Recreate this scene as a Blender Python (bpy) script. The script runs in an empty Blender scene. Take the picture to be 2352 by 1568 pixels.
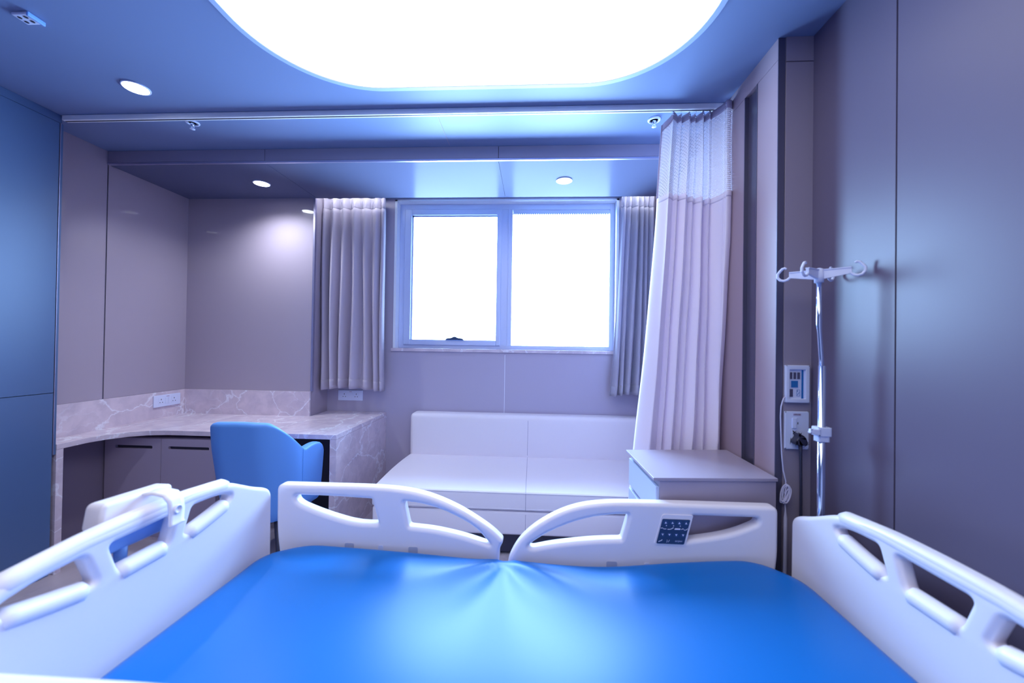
import bpy, bmesh, math, random
from mathutils import Vector, Matrix
random.seed(7)
SC = bpy.context.scene
COL = SC.collection
PI = math.pi

# ------------------------------------------------------------------ materials
def mat(name, color, rough=.5, metal=0.0, spec=.5, coat=0.0, coat_rough=.05, trans=0.0, bump=None, sheen=0.0):
    m = bpy.data.materials.new(name); m.use_nodes = True
    nt = m.node_tree; b = nt.nodes['Principled BSDF']
    b.inputs['Base Color'].default_value = (*color, 1)
    b.inputs['Roughness'].default_value = rough
    b.inputs['Metallic'].default_value = metal
    b.inputs['Specular IOR Level'].default_value = spec
    b.inputs['Coat Weight'].default_value = coat
    b.inputs['Coat Roughness'].default_value = coat_rough
    b.inputs['Transmission Weight'].default_value = trans
    b.inputs['Sheen Weight'].default_value = sheen
    if bump:
        sc, st, di = bump
        tc = nt.nodes.new('ShaderNodeTexCoord'); nz = nt.nodes.new('ShaderNodeTexNoise'); bp = nt.nodes.new('ShaderNodeBump')
        nz.inputs['Scale'].default_value = sc; nz.inputs['Detail'].default_value = 3
        bp.inputs['Strength'].default_value = st; bp.inputs['Distance'].default_value = di
        nt.links.new(tc.outputs['Object'], nz.inputs['Vector'])
        nt.links.new(nz.outputs['Fac'], bp.inputs['Height'])
        nt.links.new(bp.outputs['Normal'], b.inputs['Normal'])
    return m

def emis(name, color, strength):
    m = bpy.data.materials.new(name); m.use_nodes = True
    nt = m.node_tree; nt.nodes.clear()
    o = nt.nodes.new('ShaderNodeOutputMaterial'); e = nt.nodes.new('ShaderNodeEmission')
    e.inputs['Color'].default_value = (*color, 1); e.inputs['Strength'].default_value = strength
    nt.links.new(e.outputs[0], o.inputs[0])
    return m

def marble(name, base, dark, vein, rough=.18, scale=1.0):
    m = bpy.data.materials.new(name); m.use_nodes = True
    nt = m.node_tree; b = nt.nodes['Principled BSDF']; L = nt.links.new; N = nt.nodes.new
    b.inputs['Roughness'].default_value = rough; b.inputs['Specular IOR Level'].default_value = .45
    tc = N('ShaderNodeTexCoord'); mp = N('ShaderNodeMapping')
    mp.inputs['Scale'].default_value = (scale, scale, scale); mp.inputs['Rotation'].default_value = (.4, .7, .5)
    L(tc.outputs['Object'], mp.inputs['Vector'])
    n1 = N('ShaderNodeTexNoise'); n1.inputs['Scale'].default_value = 2.2; n1.inputs['Detail'].default_value = 6; n1.inputs['Roughness'].default_value = .6
    L(mp.outputs[0], n1.inputs['Vector'])
    mix = N('ShaderNodeMix'); mix.data_type = 'VECTOR'; mix.inputs['Factor'].default_value = .30
    L(mp.outputs[0], mix.inputs['A']); L(n1.outputs['Color'], mix.inputs['B'])
    def veins(sc, w, seed):
        v = N('ShaderNodeTexVoronoi'); v.feature = 'DISTANCE_TO_EDGE'; v.inputs['Scale'].default_value = sc
        m2 = N('ShaderNodeMapping'); m2.inputs['Location'].default_value = (seed, seed * .7, seed * 1.3); m2.inputs['Scale'].default_value = (1, .35, .75)
        L(mix.outputs['Result'], m2.inputs['Vector']); L(m2.outputs[0], v.inputs['Vector'])
        r = N('ShaderNodeMapRange'); r.inputs['From Min'].default_value = 0; r.inputs['From Max'].default_value = w
        r.inputs['To Min'].default_value = 1; r.inputs['To Max'].default_value = 0
        L(v.outputs['Distance'], r.inputs['Value'])
        return r.outputs['Result']
    va = veins(3.4, .022, 3.1); vb = veins(9.5, .045, 9.7)
    n2 = N('ShaderNodeTexNoise'); n2.inputs['Scale'].default_value = 3.0; n2.inputs['Detail'].default_value = 4
    L(mp.outputs[0], n2.inputs['Vector'])
    r2 = N('ShaderNodeMapRange'); r2.inputs['From Min'].default_value = .42; r2.inputs['From Max'].default_value = .66
    L(n2.outputs['Fac'], r2.inputs['Value'])
    mu = N('ShaderNodeMath'); mu.operation = 'MULTIPLY'; L(vb, mu.inputs[0]); L(r2.outputs['Result'], mu.inputs[1])
    ad = N('ShaderNodeMath'); ad.operation = 'MULTIPLY_ADD'; L(mu.outputs[0], ad.inputs[0]); ad.inputs[1].default_value = .55; L(va, ad.inputs[2])
    mu3 = N('ShaderNodeMath'); mu3.operation = 'MULTIPLY'; mu3.use_clamp = True; L(ad.outputs[0], mu3.inputs[0]); mu3.inputs[1].default_value = .62
    n3 = N('ShaderNodeTexNoise'); n3.inputs['Scale'].default_value = 9; n3.inputs['Detail'].default_value = 8; L(mix.outputs['Result'], n3.inputs['Vector'])
    c1 = N('ShaderNodeMix'); c1.data_type = 'RGBA'
    c1.inputs['A'].default_value = (*dark, 1); c1.inputs['B'].default_value = (*base, 1)
    r3 = N('ShaderNodeMapRange'); r3.inputs['From Min'].default_value = .35; r3.inputs['From Max'].default_value = .65
    L(n3.outputs['Fac'], r3.inputs['Value']); L(r3.outputs['Result'], c1.inputs['Factor'])
    c2 = N('ShaderNodeMix'); c2.data_type = 'RGBA'; c2.inputs['B'].default_value = (*vein, 1)
    L(c1.outputs['Result'], c2.inputs['A']); L(mu3.outputs[0], c2.inputs['Factor'])
    L(c2.outputs['Result'], b.inputs['Base Color'])
    return m

def net_mat(name, color):
    m = bpy.data.materials.new(name); m.use_nodes = True
    nt = m.node_tree; b = nt.nodes['Principled BSDF']; L = nt.links.new; N = nt.nodes.new
    b.inputs['Base Color'].default_value = (*color, 1); b.inputs['Roughness'].default_value = .7
    out = nt.nodes['Material Output']
    uv = N('ShaderNodeUVMap'); br = N('ShaderNodeTexBrick')
    br.offset = .5; br.inputs['Scale'].default_value = 1.0; br.inputs['Mortar Size'].default_value = .0034
    br.inputs['Mortar Smooth'].default_value = .1
    br.inputs['Brick Width'].default_value = .0150; br.inputs['Row Height'].default_value = .0085
    L(uv.outputs[0], br.inputs['Vector'])
    t = N('ShaderNodeBsdfTransparent'); mx = N('ShaderNodeMixShader')
    L(br.outputs['Fac'], mx.inputs[0]); L(t.outputs[0], mx.inputs[1]); L(b.outputs[0], mx.inputs[2]); L(mx.outputs[0], out.inputs[0])
    return m

def fabric(name, color, transl=.2, rough=.75, scale=700, strength=.25):
    m = mat(name, color, rough, spec=.25, bump=(scale, strength, .001), sheen=.15)
    nt = m.node_tree; b = nt.nodes['Principled BSDF']; out = nt.nodes['Material Output']
    if transl > 0:
        t = nt.nodes.new('ShaderNodeBsdfTranslucent'); t.inputs['Color'].default_value = (*color, 1)
        mx = nt.nodes.new('ShaderNodeMixShader'); mx.inputs[0].default_value = transl
        nt.links.new(b.outputs[0], mx.inputs[1]); nt.links.new(t.outputs[0], mx.inputs[2]); nt.links.new(mx.outputs[0], out.inputs[0])
    return m

def glass_mat(name):
    m = bpy.data.materials.new(name); m.use_nodes = True
    nt = m.node_tree; nt.nodes.clear(); N = nt.nodes.new; L = nt.links.new
    o = N('ShaderNodeOutputMaterial'); t = N('ShaderNodeBsdfTransparent'); g = N('ShaderNodeBsdfGlossy'); f = N('ShaderNodeFresnel'); mx = N('ShaderNodeMixShader')
    t.inputs['Color'].default_value = (.97, .985, 1, 1); g.inputs['Roughness'].default_value = .01; f.inputs['IOR'].default_value = 1.25
    L(f.outputs[0], mx.inputs[0]); L(t.outputs[0], mx.inputs[1]); L(g.outputs[0], mx.inputs[2]); L(mx.outputs[0], o.inputs[0])
    return m

M = {}
M['wall'] = mat('mauve_laminate', (.43, .39, .52), .36, spec=.45, bump=(260, .03, .001))
M['wall_gloss'] = mat('mauve_gloss_panel', (.37, .315, .395), .45, spec=.3, coat=1.0, coat_rough=.02)
M['right_panel'] = mat('mauve_satin_shaded', (.128, .108, .175), .36, spec=.34, bump=(200, .03, .001))  # same laminate as the other walls, its weaker light darkened into the colour
M['cabinet'] = mat('reflected_blue_satin_door', (.075, .135, .285), .36, spec=.5)  # reflected blue light is mixed into the base colour
M['basecab'] = mat('dark_mauve_laminate', (.33, .275, .375), .5, spec=.3)
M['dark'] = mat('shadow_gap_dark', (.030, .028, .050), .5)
M['dark_strip'] = mat('dark_bronze_strip', (.085, .075, .125), .22, spec=.6)
M['trim'] = mat('satin_metal_trim', (.42, .40, .58), .3, metal=.7)
M['trim_dark'] = mat('dark_metal_edge', (.10, .095, .16), .35, metal=.3)
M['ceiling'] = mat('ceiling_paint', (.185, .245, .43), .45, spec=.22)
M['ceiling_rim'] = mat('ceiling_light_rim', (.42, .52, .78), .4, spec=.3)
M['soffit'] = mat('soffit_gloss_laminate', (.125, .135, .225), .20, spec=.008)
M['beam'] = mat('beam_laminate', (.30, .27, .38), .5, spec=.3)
M['track'] = mat('track_aluminium', (.92, .93, .97), .4, metal=.1)
M['frame'] = mat('window_frame_aluminium', (.56, .63, .86), .35, metal=.15)
M['reveal'] = mat('window_reveal_paint', (.85, .88, .95), .5)
M['stone'] = marble('grey_marble', (.66, .56, .64), (.54, .46, .55), (.86, .88, .97), .16, 1.9)
M['floor'] = marble('floor_marble', (.50, .43, .50), (.41, .35, .42), (.62, .59, .68), .3, .7)
M['sofa'] = mat('lavender_leatherette', (.74, .70, .78), .42, spec=.4, bump=(420, .05, .001))
M['seam'] = mat('seam_shadow', (.34, .31, .45), .6)
M['curtain'] = fabric('mauve_grey_curtain', (.53, .47, .58), .15)
M['curtain_r'] = fabric('mauve_daylit_curtain', (.52, .50, .62), .3)  # copy of the left curtain cloth, window light added as a bluer tint
M['cub'] = fabric('pale_lilac_curtain', (.86, .79, .92), .08, .6, 900, .15)
M['cub_head'] = fabric('lilac_header_tape', (.42, .37, .52), .1)
M['net'] = net_mat('white_net', (.88, .88, .96))
M['plastic'] = mat('white_bed_plastic', (.80, .75, .81), .34, spec=.45)
M['plastic_w'] = mat('white_plate_plastic', (.66, .71, .92), .4)
M['plastic_b'] = mat('blue_tinted_plastic', (.22, .42, .86), .35)
M['mattress'] = mat('azure_vinyl', (.004, .130, .45), .37, spec=.21, bump=(300, .05, .001))
M['chair'] = mat('blue_chair_vinyl', (.11, .30, .74), .5, spec=.35, bump=(500, .04, .001))
M['chair_seam'] = mat('chair_stitch', (.10, .32, .80), .5)
M['black'] = mat('black_rubber', (.030, .030, .060), .45)
M['panel_navy'] = mat('navy_keypad', (.028, .055, .13), .3)
M['key'] = mat('keypad_ring', (.03, .09, .25), .3)
M['ink'] = mat('keypad_print', (.62, .66, .90), .5)
M['chrome'] = mat('chrome', (.72, .82, 1.0), .12, metal=1.0)
M['night'] = mat('lilac_grey_laminate', (.37, .32, .42), .36, spec=.5)
M['drawer'] = mat('daylit_blue_drawer', (.44, .49, .68), .38, spec=.45)  # blue window light on this side is put into the colour
M['glass'] = glass_mat('window_glass')
M['cable'] = mat('grey_cable', (.48, .46, .62), .5)
M['lens'] = emis('downlight_lens', (.9, .95, 1), 22)
M['lightpanel'] = emis('light_panel', (.92, .94, 1.0), 2.8)
M['cove'] = emis('cove_strip', (.85, .93, 1.0), 40)
M['wall_blue_offset'] = mat('mauve_laminate_blue_offset', (.38, .285, .34), .36, spec=.4)  # same laminate, colour shifted to offset the blue window light here
M['under'] = mat('under_desk_shade_laminate', (.20, .165, .235), .5, spec=.2)  # shade below the desk slab is painted in as a darker colour
M['niche'] = mat('mauve_niche_half_shade', (.30, .26, .34), .45, spec=.4)  # wall laminate again, toned down in colour for the light on this face
M['blue_key'] = mat('blue_button', (.02, .16, .45), .35)
M['grey_key'] = mat('grey_button', (.085, .08, .15), .4)
M['label'] = mat('label_paper', (.46, .38, .55), .6)
M['steel'] = mat('painted_steel', (.45, .47, .62), .4)

# ------------------------------------------------------------------ builders
class MB:
    def __init__(s): s.bm = bmesh.new()
    def box(s, x0, x1, y0, y1, z0, z1, bev=0, seg=2):
        t = bmesh.new()
        bmesh.ops.create_cube(t, size=1)
        for v in t.verts:
            v.co = Vector((x0 + (v.co.x + .5) * (x1 - x0), y0 + (v.co.y + .5) * (y1 - y0), z0 + (v.co.z + .5) * (z1 - z0)))
        if bev: bmesh.ops.bevel(t, geom=t.edges[:], offset=bev, segments=seg, profile=.5, affect='EDGES')
        s.join(t); return s
    def join(s, t, mtx=None):
        if mtx is not None: t.transform(mtx)
        vs = [s.bm.verts.new(v.co) for v in t.verts]
        t.verts.index_update()
        for f in t.faces:
            try: s.bm.faces.new([vs[v.index] for v in f.verts])
            except ValueError: pass
        t.free(); return s
    def quad(s, pts):
        s.bm.faces.new([s.bm.verts.new(p) for p in pts]); return s
    def ring_loft(s, rings, cap=True):
        R = [[s.bm.verts.new(p) for p in r] for r in rings]
        n = len(R[0])
        for a, b in zip(R, R[1:]):
            for i in range(n): s.bm.faces.new((a[i], a[(i + 1) % n], b[(i + 1) % n], b[i]))
        if cap:
            s.bm.faces.new(R[0][::-1]); s.bm.faces.new(R[-1])
        return s
    def tube(s, pts, r, n=10, cap=True):
        pts = [Vector(p) for p in pts]; rings = []
        rr = r if isinstance(r, (list, tuple)) else [r] * len(pts)
        prev = None
        for i, p in enumerate(pts):
            d = (pts[min(i + 1, len(pts) - 1)] - pts[max(i - 1, 0)]).normalized()
            if prev is None:
                a = d.orthogonal().normalized()
            else:
                a = (prev - d * prev.dot(d)).normalized()
            prev = a; b = d.cross(a)
            rings.append([p + (a * math.cos(2 * PI * k / n) + b * math.sin(2 * PI * k / n)) * rr[i] for k in range(n)])
        return s.ring_loft(rings, cap)
    def lathe(s, c, prof, n=28, axis='z'):
        rings = []
        for r, h in prof:
            ring = []
            for k in range(n):
                a = 2 * PI * k / n; u, v = r * math.cos(a), r * math.sin(a)
                if axis == 'z': ring.append((c[0] + u, c[1] + v, c[2] + h))
                elif axis == 'y': ring.append((c[0] + u, c[1] + h, c[2] + v))
                else: ring.append((c[0] + h, c[1] + u, c[2] + v))
            rings.append(ring)
        return s.ring_loft(rings, True)
    def grid(s, nu, nv, fn, uvfn=None):
        V = [[s.bm.verts.new(fn(i / nu, j / nv)) for j in range(nv + 1)] for i in range(nu + 1)]
        uvl = s.bm.loops.layers.uv.verify() if uvfn else None
        for i in range(nu):
            for j in range(nv):
                f = s.bm.faces.new((V[i][j], V[i + 1][j], V[i + 1][j + 1], V[i][j + 1]))
                if uvfn:
                    for l, (a, b) in zip(f.loops, ((i, j), (i + 1, j), (i + 1, j + 1), (i, j + 1))): l[uvl].uv = uvfn(a / nu, b / nv)
        return s
    def plate(s, outer, holes, fn, t):
        """flat plate with holes: outline in (u,v), fn(u,v,w)->xyz, thickness t along w"""
        bm = bmesh.new(); loops = []
        for lp in [outer] + list(holes):
            vs = [bm.verts.new((p[0], p[1], 0)) for p in lp]
            es = [bm.edges.new((vs[i], vs[(i + 1) % len(vs)])) for i in range(len(vs))]
            loops += es
        bmesh.ops.triangle_fill(bm, use_beauty=True, use_dissolve=False, edges=loops, normal=(0, 0, 1))
        r = bmesh.ops.extrude_face_region(bm, geom=bm.faces[:])
        for v in [g for g in r['geom'] if isinstance(g, bmesh.types.BMVert)]: v.co.z = t
        for v in bm.verts: v.co = Vector(fn(v.co.x, v.co.y, v.co.z))
        bmesh.ops.recalc_face_normals(bm, faces=bm.faces[:])
        return s.join(bm)
    def round_plate(s, outer, holes, fn, t, bev, n=5, hbev=0):
        """plate with all rims rounded by a quarter-round of radius bev"""
        def area(l): return sum(l[i - 1][0] * l[i][1] - l[i][0] * l[i - 1][1] for i in range(len(l))) / 2
        outer = list(outer) if area(outer) > 0 else list(outer)[::-1]
        holes = [list(h) if area(h) < 0 else list(h)[::-1] for h in holes]
        def inset(l, d):
            r = []; N = len(l)
            for i in range(N):
                a, p, b = Vector(l[i - 1]), Vector(l[i]), Vector(l[(i + 1) % N])
                n1 = (p - a).normalized(); n2 = (b - p).normalized()
                n1 = Vector((-n1.y, n1.x)); n2 = Vector((-n2.y, n2.x)); m_ = n1 + n2
                k = max(.5, m_.length_squared / 4) ** .5
                r.append(p + m_.normalized() * d / k)
            return r
        def lev(bv):
            q = [(bv - bv * math.sin(a), bv - bv * math.cos(a)) for a in [PI / 2 * k / n for k in range(n + 1)]]
            return q + [(d, t - w) for d, w in q[::-1]]
        def clean(bv, hb):      # do the inset outlines still enclose the expected area?
            ls = [inset(l, (bv if i == 0 else hb)) for i, l in enumerate([outer] + holes)]
            want = sum(area([tuple(q) for q in l]) for l in ls); got = 0
            tb = bmesh.new(); es = []
            for l in ls:
                vs = [tb.verts.new((q.x, q.y, 0)) for q in l]; es += [tb.edges.new((vs[i], vs[(i + 1) % len(vs)])) for i in range(len(vs))]
            bmesh.ops.triangle_fill(tb, use_beauty=True, use_dissolve=False, edges=es, normal=(0, 0, 1))
            got = sum(f.calc_area() for f in tb.faces); tb.free()
            return abs(got - want) < .01 * want
        hbev = hbev or bev
        for _ in range(14):
            if clean(bev, hbev): break
            bev *= .9; hbev *= .9
        bm = s.bm; rims = []
        for k_, lp in enumerate([outer] + holes):
            levels = lev(bev if k_ == 0 or not hbev else hbev)
            rings = [[bm.verts.new(tuple(fn(q.x, q.y, w))) for q in inset(lp, d)] for d, w in levels]
            N = len(lp)
            for a, b in zip(rings, rings[1:]):
                for i in range(N): bm.faces.new((a[i], a[(i + 1) % N], b[(i + 1) % N], b[i]))
            rims.append((rings[0], rings[-1], [tuple(q) for q in inset(lp, levels[0][0])]))
        for side in (0, 1):
            tb = bmesh.new(); es = []; mp = {}
            for rm in rims:
                vs = [tb.verts.new((q[0], q[1], 0)) for q in rm[2]]
                for v, orig in zip(vs, rm[side]): mp[v] = orig
                es += [tb.edges.new((vs[i], vs[(i + 1) % len(vs)])) for i in range(len(vs))]
            bmesh.ops.triangle_fill(tb, use_beauty=True, use_dissolve=False, edges=es, normal=(0, 0, 1))
            for f in tb.faces:
                try: bm.faces.new([mp[v] for v in f.verts])
                except (ValueError, KeyError): pass
            tb.free()
        return s
    def build(s, name, m, parent=None, smooth=False, bevel=0, bseg=3, solid=0, subd=0, angle=30, recalc=True):
        if recalc: bmesh.ops.recalc_face_normals(s.bm, faces=s.bm.faces[:])
        me = bpy.data.meshes.new(name)
        off = ploc(parent) if parent else Vector((0, 0, 0))
        if off.length: bmesh.ops.translate(s.bm, verts=s.bm.verts[:], vec=-off)
        s.bm.to_mesh(me); s.bm.free()
        me.materials.append(m)
        o = bpy.data.objects.new(name, me); COL.objects.link(o)
        if parent: o.parent = parent
        if smooth or bevel:
            for p in me.polygons: p.use_smooth = True
        if solid:
            md = o.modifiers.new('thick', 'SOLIDIFY'); md.thickness = solid; md.offset = 0
        if subd:
            md = o.modifiers.new('sub', 'SUBSURF'); md.levels = subd; md.render_levels = subd
        if bevel:
            md = o.modifiers.new('round', 'BEVEL'); md.width = bevel; md.segments = bseg; md.limit_method = 'ANGLE'; md.angle_limit = math.radians(angle); md.use_clamp_overlap = False
            md = o.modifiers.new('wn', 'WEIGHTED_NORMAL'); md.keep_sharp = False; md.weight = 80
        return o

def ploc(o):
    v = Vector((0, 0, 0))
    while o: v += o.location; o = o.parent
    return v

def thing(name, loc, label, cat, group=None, kind=None):
    o = bpy.data.objects.new(name, None); COL.objects.link(o); o.location = loc; o.empty_display_size = .05
    return tag(o, label, cat, group, kind)
def tag(o, label=None, cat=None, group=None, kind=None):
    if label: o['label'] = label
    if cat: o['category'] = cat
    if group: o['group'] = group
    if kind: o['kind'] = kind
    return o
def struct(o, label, cat): return tag(o, label, cat, kind='structure')
def box(name, m, parent, x0, x1, y0, y1, z0, z1, bev=0):
    return MB().box(x0, x1, y0, y1, z0, z1, bev).build(name, m, parent, smooth=False)

def fillet(pts, r=.02, n=6):
    out = []; N = len(pts)
    for i in range(N):
        p = Vector(pts[i][:2]); rr = pts[i][2] if len(pts[i]) > 2 else r
        a = Vector(pts[i - 1][:2]) - p; b = Vector(pts[(i + 1) % N][:2]) - p
        t1 = min(rr, a.length * .48); t2 = min(rr, b.length * .48)
        A = p + a.normalized() * t1; B = p + b.normalized() * t2
        if rr <= 1e-6: out.append((p.x, p.y)); continue
        for k in range(n + 1):
            t = k / n; q = A * (1 - t) ** 2 + p * 2 * t * (1 - t) + B * t * t
            out.append((q.x, q.y))
    res = []
    for q in out:
        if not res or (Vector(q) - Vector(res[-1])).length > 5e-4: res.append(q)
    return res

def text_mesh(body, size, fn, m, name, parent):
    cu = bpy.data.curves.new(name, 'FONT'); cu.body = body; cu.size = size; cu.align_x = 'CENTER'; cu.align_y = 'CENTER'; cu.resolution_u = 3
    o = bpy.data.objects.new(name, cu); COL.objects.link(o)
    dg = bpy.context.evaluated_depsgraph_get(); dg.update()
    me = bpy.data.meshes.new_from_object(o.evaluated_get(dg)); COL.objects.unlink(o); bpy.data.objects.remove(o)
    off = ploc(parent)
    for v in me.vertices: v.co = Vector(fn(v.co.x, v.co.y)) - off
    me.materials.clear(); me.materials.append(m)
    t = bpy.data.objects.new(name, me); COL.objects.link(t); t.parent = parent
    return t

# ------------------------------------------------------------------ measures
CAM_H = 1.29
FZ = .09        # floor level
ZC = 2.423      # ceiling
ZS = 2.342      # dropped soffit
YW = 2.975      # window wall
YP = 2.745      # alcove back panel / rear edge of the soffit
XL = -2.58; XR = .88; XRR = 1.0
FY = -1.9       # wall behind the camera

# ------------------------------------------------------------------ room shell
struct(box('floor', M['floor'], None, -2.8, 1.3, FY - .1, 3.2, FZ - .08, FZ), 'grey marble floor of the hospital room', 'floor')
ce = struct(box('ceiling', M['ceiling'], None, -2.8, 1.3, FY - .1, 3.2, ZC, ZC + .1), 'blue lit painted ceiling around the big light panel', 'ceiling')
box('panel_seam', M['beam'], ce, -.492, -.489, 1.885, 2.18, ZC - .0015, ZC + .001)
so = MB()
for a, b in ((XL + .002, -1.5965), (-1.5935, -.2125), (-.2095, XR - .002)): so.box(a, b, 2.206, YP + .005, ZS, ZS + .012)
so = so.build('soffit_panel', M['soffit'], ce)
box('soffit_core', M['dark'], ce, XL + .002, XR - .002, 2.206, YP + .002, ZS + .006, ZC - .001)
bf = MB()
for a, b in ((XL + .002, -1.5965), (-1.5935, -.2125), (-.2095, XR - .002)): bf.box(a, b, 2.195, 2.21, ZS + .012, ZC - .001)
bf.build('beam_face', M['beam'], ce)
box('beam_edge_trim', M['trim'], ce, XL + .002, XR - .002, 2.193, 2.206, ZS - .001, ZS + .010)

# back (window) wall
wx0, wx1, wz0, wz1 = -1.092, .640, 1.240, 2.412
w = MB()
w.box(-2.8, wx0, YW, YW + .2, 0, ZC).box(wx1, 1.3, YW, YW + .2, 0, ZC).box(wx0, wx1, YW, YW + .2, 0, wz0).box(wx0, wx1, YW, YW + .2, wz1, ZC)
wb = struct(w.build('wall_back', M['wall'], None), 'mauve laminate wall under and around the window', 'wall')
box('panel_seam', M['reveal'], wb, -.2145, -.2115, YW - .0012, YW + .01, 0, wz0 - .03)
# alcove partition behind the desk
wa = struct(box('wall_alcove', M['wall_gloss'], None, -2.8, -1.612, YP + .004, YW, 0, ZC), 'glossy mauve panelled wall behind the desk', 'wall')
box('metal_edge', M['trim'], wa, -1.6155, -1.602, YP - .001, YP + .018, .93, ZS)
# left wall with two glossy panels
wl = struct(box('wall_left', M['dark'], None, -2.8, XL - .018, FY, YP + .004, 0, ZC), 'glossy mauve panelled wall left of the desk', 'wall')
box('wall_panel', M['wall_gloss'], wl, XL - .018, XL, 1.80, 2.1965, .929, ZC)
box('wall_panel', M['wall_gloss'], wl, XL - .018, XL, 2.2035, YP + .004, .929, ZC)
box('lower_panel', M['under'], wl, XL - .018, XL, 1.80, YP + .004, 0, .929)
box('panel_groove_edge', M['trim_dark'], wl, XL - .012, XL + .001, 2.1965, 2.1985, .929, ZC)
# right wall
wr = MB()
wr.box(XRR + .012, 1.3, FY, 1.455, 0, ZC)
wr = struct(wr.build('wall_right', M['dark'], None), 'satin mauve panelled wall right of the bed', 'wall')
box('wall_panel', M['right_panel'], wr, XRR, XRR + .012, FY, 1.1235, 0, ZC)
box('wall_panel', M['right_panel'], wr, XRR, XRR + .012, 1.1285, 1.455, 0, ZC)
wn = MB()
wn.box(XR, 1.3, 1.4562, 1.584, 0, 2.343).box(XR, 1.3, 1.678, YW, 0, 2.343).box(XR, 1.3, 1.4562, YW, 2.345, ZC - .0005).box(.915, 1.3, 1.58, 1.68, 0, 2.343)
wn = struct(wn.build('wall_right_rear', M['wall_blue_offset'], None), 'projecting mauve wall behind the bedside cabinet with a dark upright strip', 'wall')
box('recess_strip', M['dark_strip'], wn, .894, .9152, 1.5845, 1.6775, 0, 2.343)
box('recess_trim', M['trim_dark'], wn, .8785, .90, 1.5840, 1.5885, 0, 2.343)
box('recess_trim', M['trim_dark'], wn, .8785, .90, 1.6735, 1.6780, 0, 2.343)
nf = MB(); nf.box(.9055, XRR, 1.4490, 1.4562, 0, 2.33).box(.9055, XRR, 1.4490, 1.4562, 2.334, ZC - .0005)
nf.build('niche_panel', M['niche'], wn)
box('corner_trim', M['trim_dark'], wn, .8795, .9035, 1.4530, 1.4562, 0, ZC - .0005)
struct(box('wall_front', M['wall'], None, -2.8, 1.3, FY - .1, FY, 0, ZC), 'mauve wall behind the viewer', 'wall')

# ------------------------------------------------------------------ window
win = thing('window_1', (-.226, YW, wz0), 'two-pane aluminium window full of white daylight', 'window', kind='structure')
yf = YW + .068
rv = MB(); rv.box(wx0, wx0 + .018, YW - .004, YW + .19, wz0, wz1).box(wx1 - .018, wx1, YW - .004, YW + .19, wz0, wz1).box(wx0, wx1, YW - .004, YW + .19, wz1 - .012, wz1)
rv.build('reveal', M['reveal'], win)
box('sill', M['stone'], win, wx0 - .012, wx1 + .012, YW - .014, YW + .19, wz0 - .012, wz0 + .012, .002)
fr = MB(); a0, a1, b0, b1 = wx0 + .018, wx1 - .018, wz0 + .012, wz1 - .012
fr.box(a0, a0 + .045, yf, yf + .07, b0, b1, .003).box(a1 - .035, a1, yf, yf + .07, b0, b1, .003)
fr.box(a0 + .04, a1 - .03, yf + .001, yf + .069, b0, b0 + .032, .003).box(a0 + .04, a1 - .03, yf + .001, yf + .069, b1 - .045, b1, .003)
fr.box(-.262, -.172, yf + .002, yf + .068, b0 + .03, b1 - .04, .003)
fr.box(-.205, -.198, yf - .004, yf + .01, b0 + .03, b1 - .04, .001)
fr.build('frame', M['frame'], win)
sa = MB(); s0, s1, t0, t1 = a0 + .047, -.264, b0 + .034, b1 - .047
for q0, q1, r0, r1 in ((s0 - .006, s0 + .05, t0 - .008, t1 + .006), (s1 - .03, s1 + .006, t0 - .008, t1 + .006)): sa.box(q0, q1, yf - .012, yf + .05, r0, r1, .006)
sa.box(s0 + .045, s1 - .028, yf - .011, yf + .049, t0 - .008, t0 + .036, .006).box(s0 + .045, s1 - .028, yf - .011, yf + .049, t1 - .042, t1 + .006, .006)
sa.box(s0 + .05, s0 + .060, yf + .01, yf + .03, t0 + .03, t1 - .03).box(s0 + .05, s1 - .03, yf + .01, yf + .03, t1 - .052, t1 - .04)
sa.build('sash', M['frame'], win)
rg = MB(); rg.box(-.170, a1 - .037, yf + .012, yf + .04, b1 - .075, b1 - .047)
for k in range(44): rg.box(-.170 + k * .0171, -.170 + k * .0171 + .011, yf + .012, yf + .02, b1 - .081, b1 - .074)
rg.build('top_gasket', M['frame'], win)
box('pane', M['glass'], win, s0 + .048, s1 - .028, yf + .015, yf + .019, t0 + .033, t1 - .04)
box('pane', M['glass'], win, -.174, a1 - .033, yf + .022, yf + .026, b0 + .03, b1 - .043)
hd = MB(); hd.plate(fillet([(-.690, 0, .004), (-.682, .013, .01), (-.640, .018, .01), (-.630, .026, .006), (-.603, .026, .006), (-.595, .018, .01), (-.552, .013, .01), (-.545, 0, .004)]), [], lambda u, v, q: (u, yf - .013 - q, t0 + .034 + v), .012)
hd.lathe((-.617, yf - .021, t0 + .056), [(.004, 0), (.004, .014), (.002, .018)], 10)
tag(hd.build('handle', M['panel_navy'], win, bevel=.002), 'dark blue sash handle')

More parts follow.
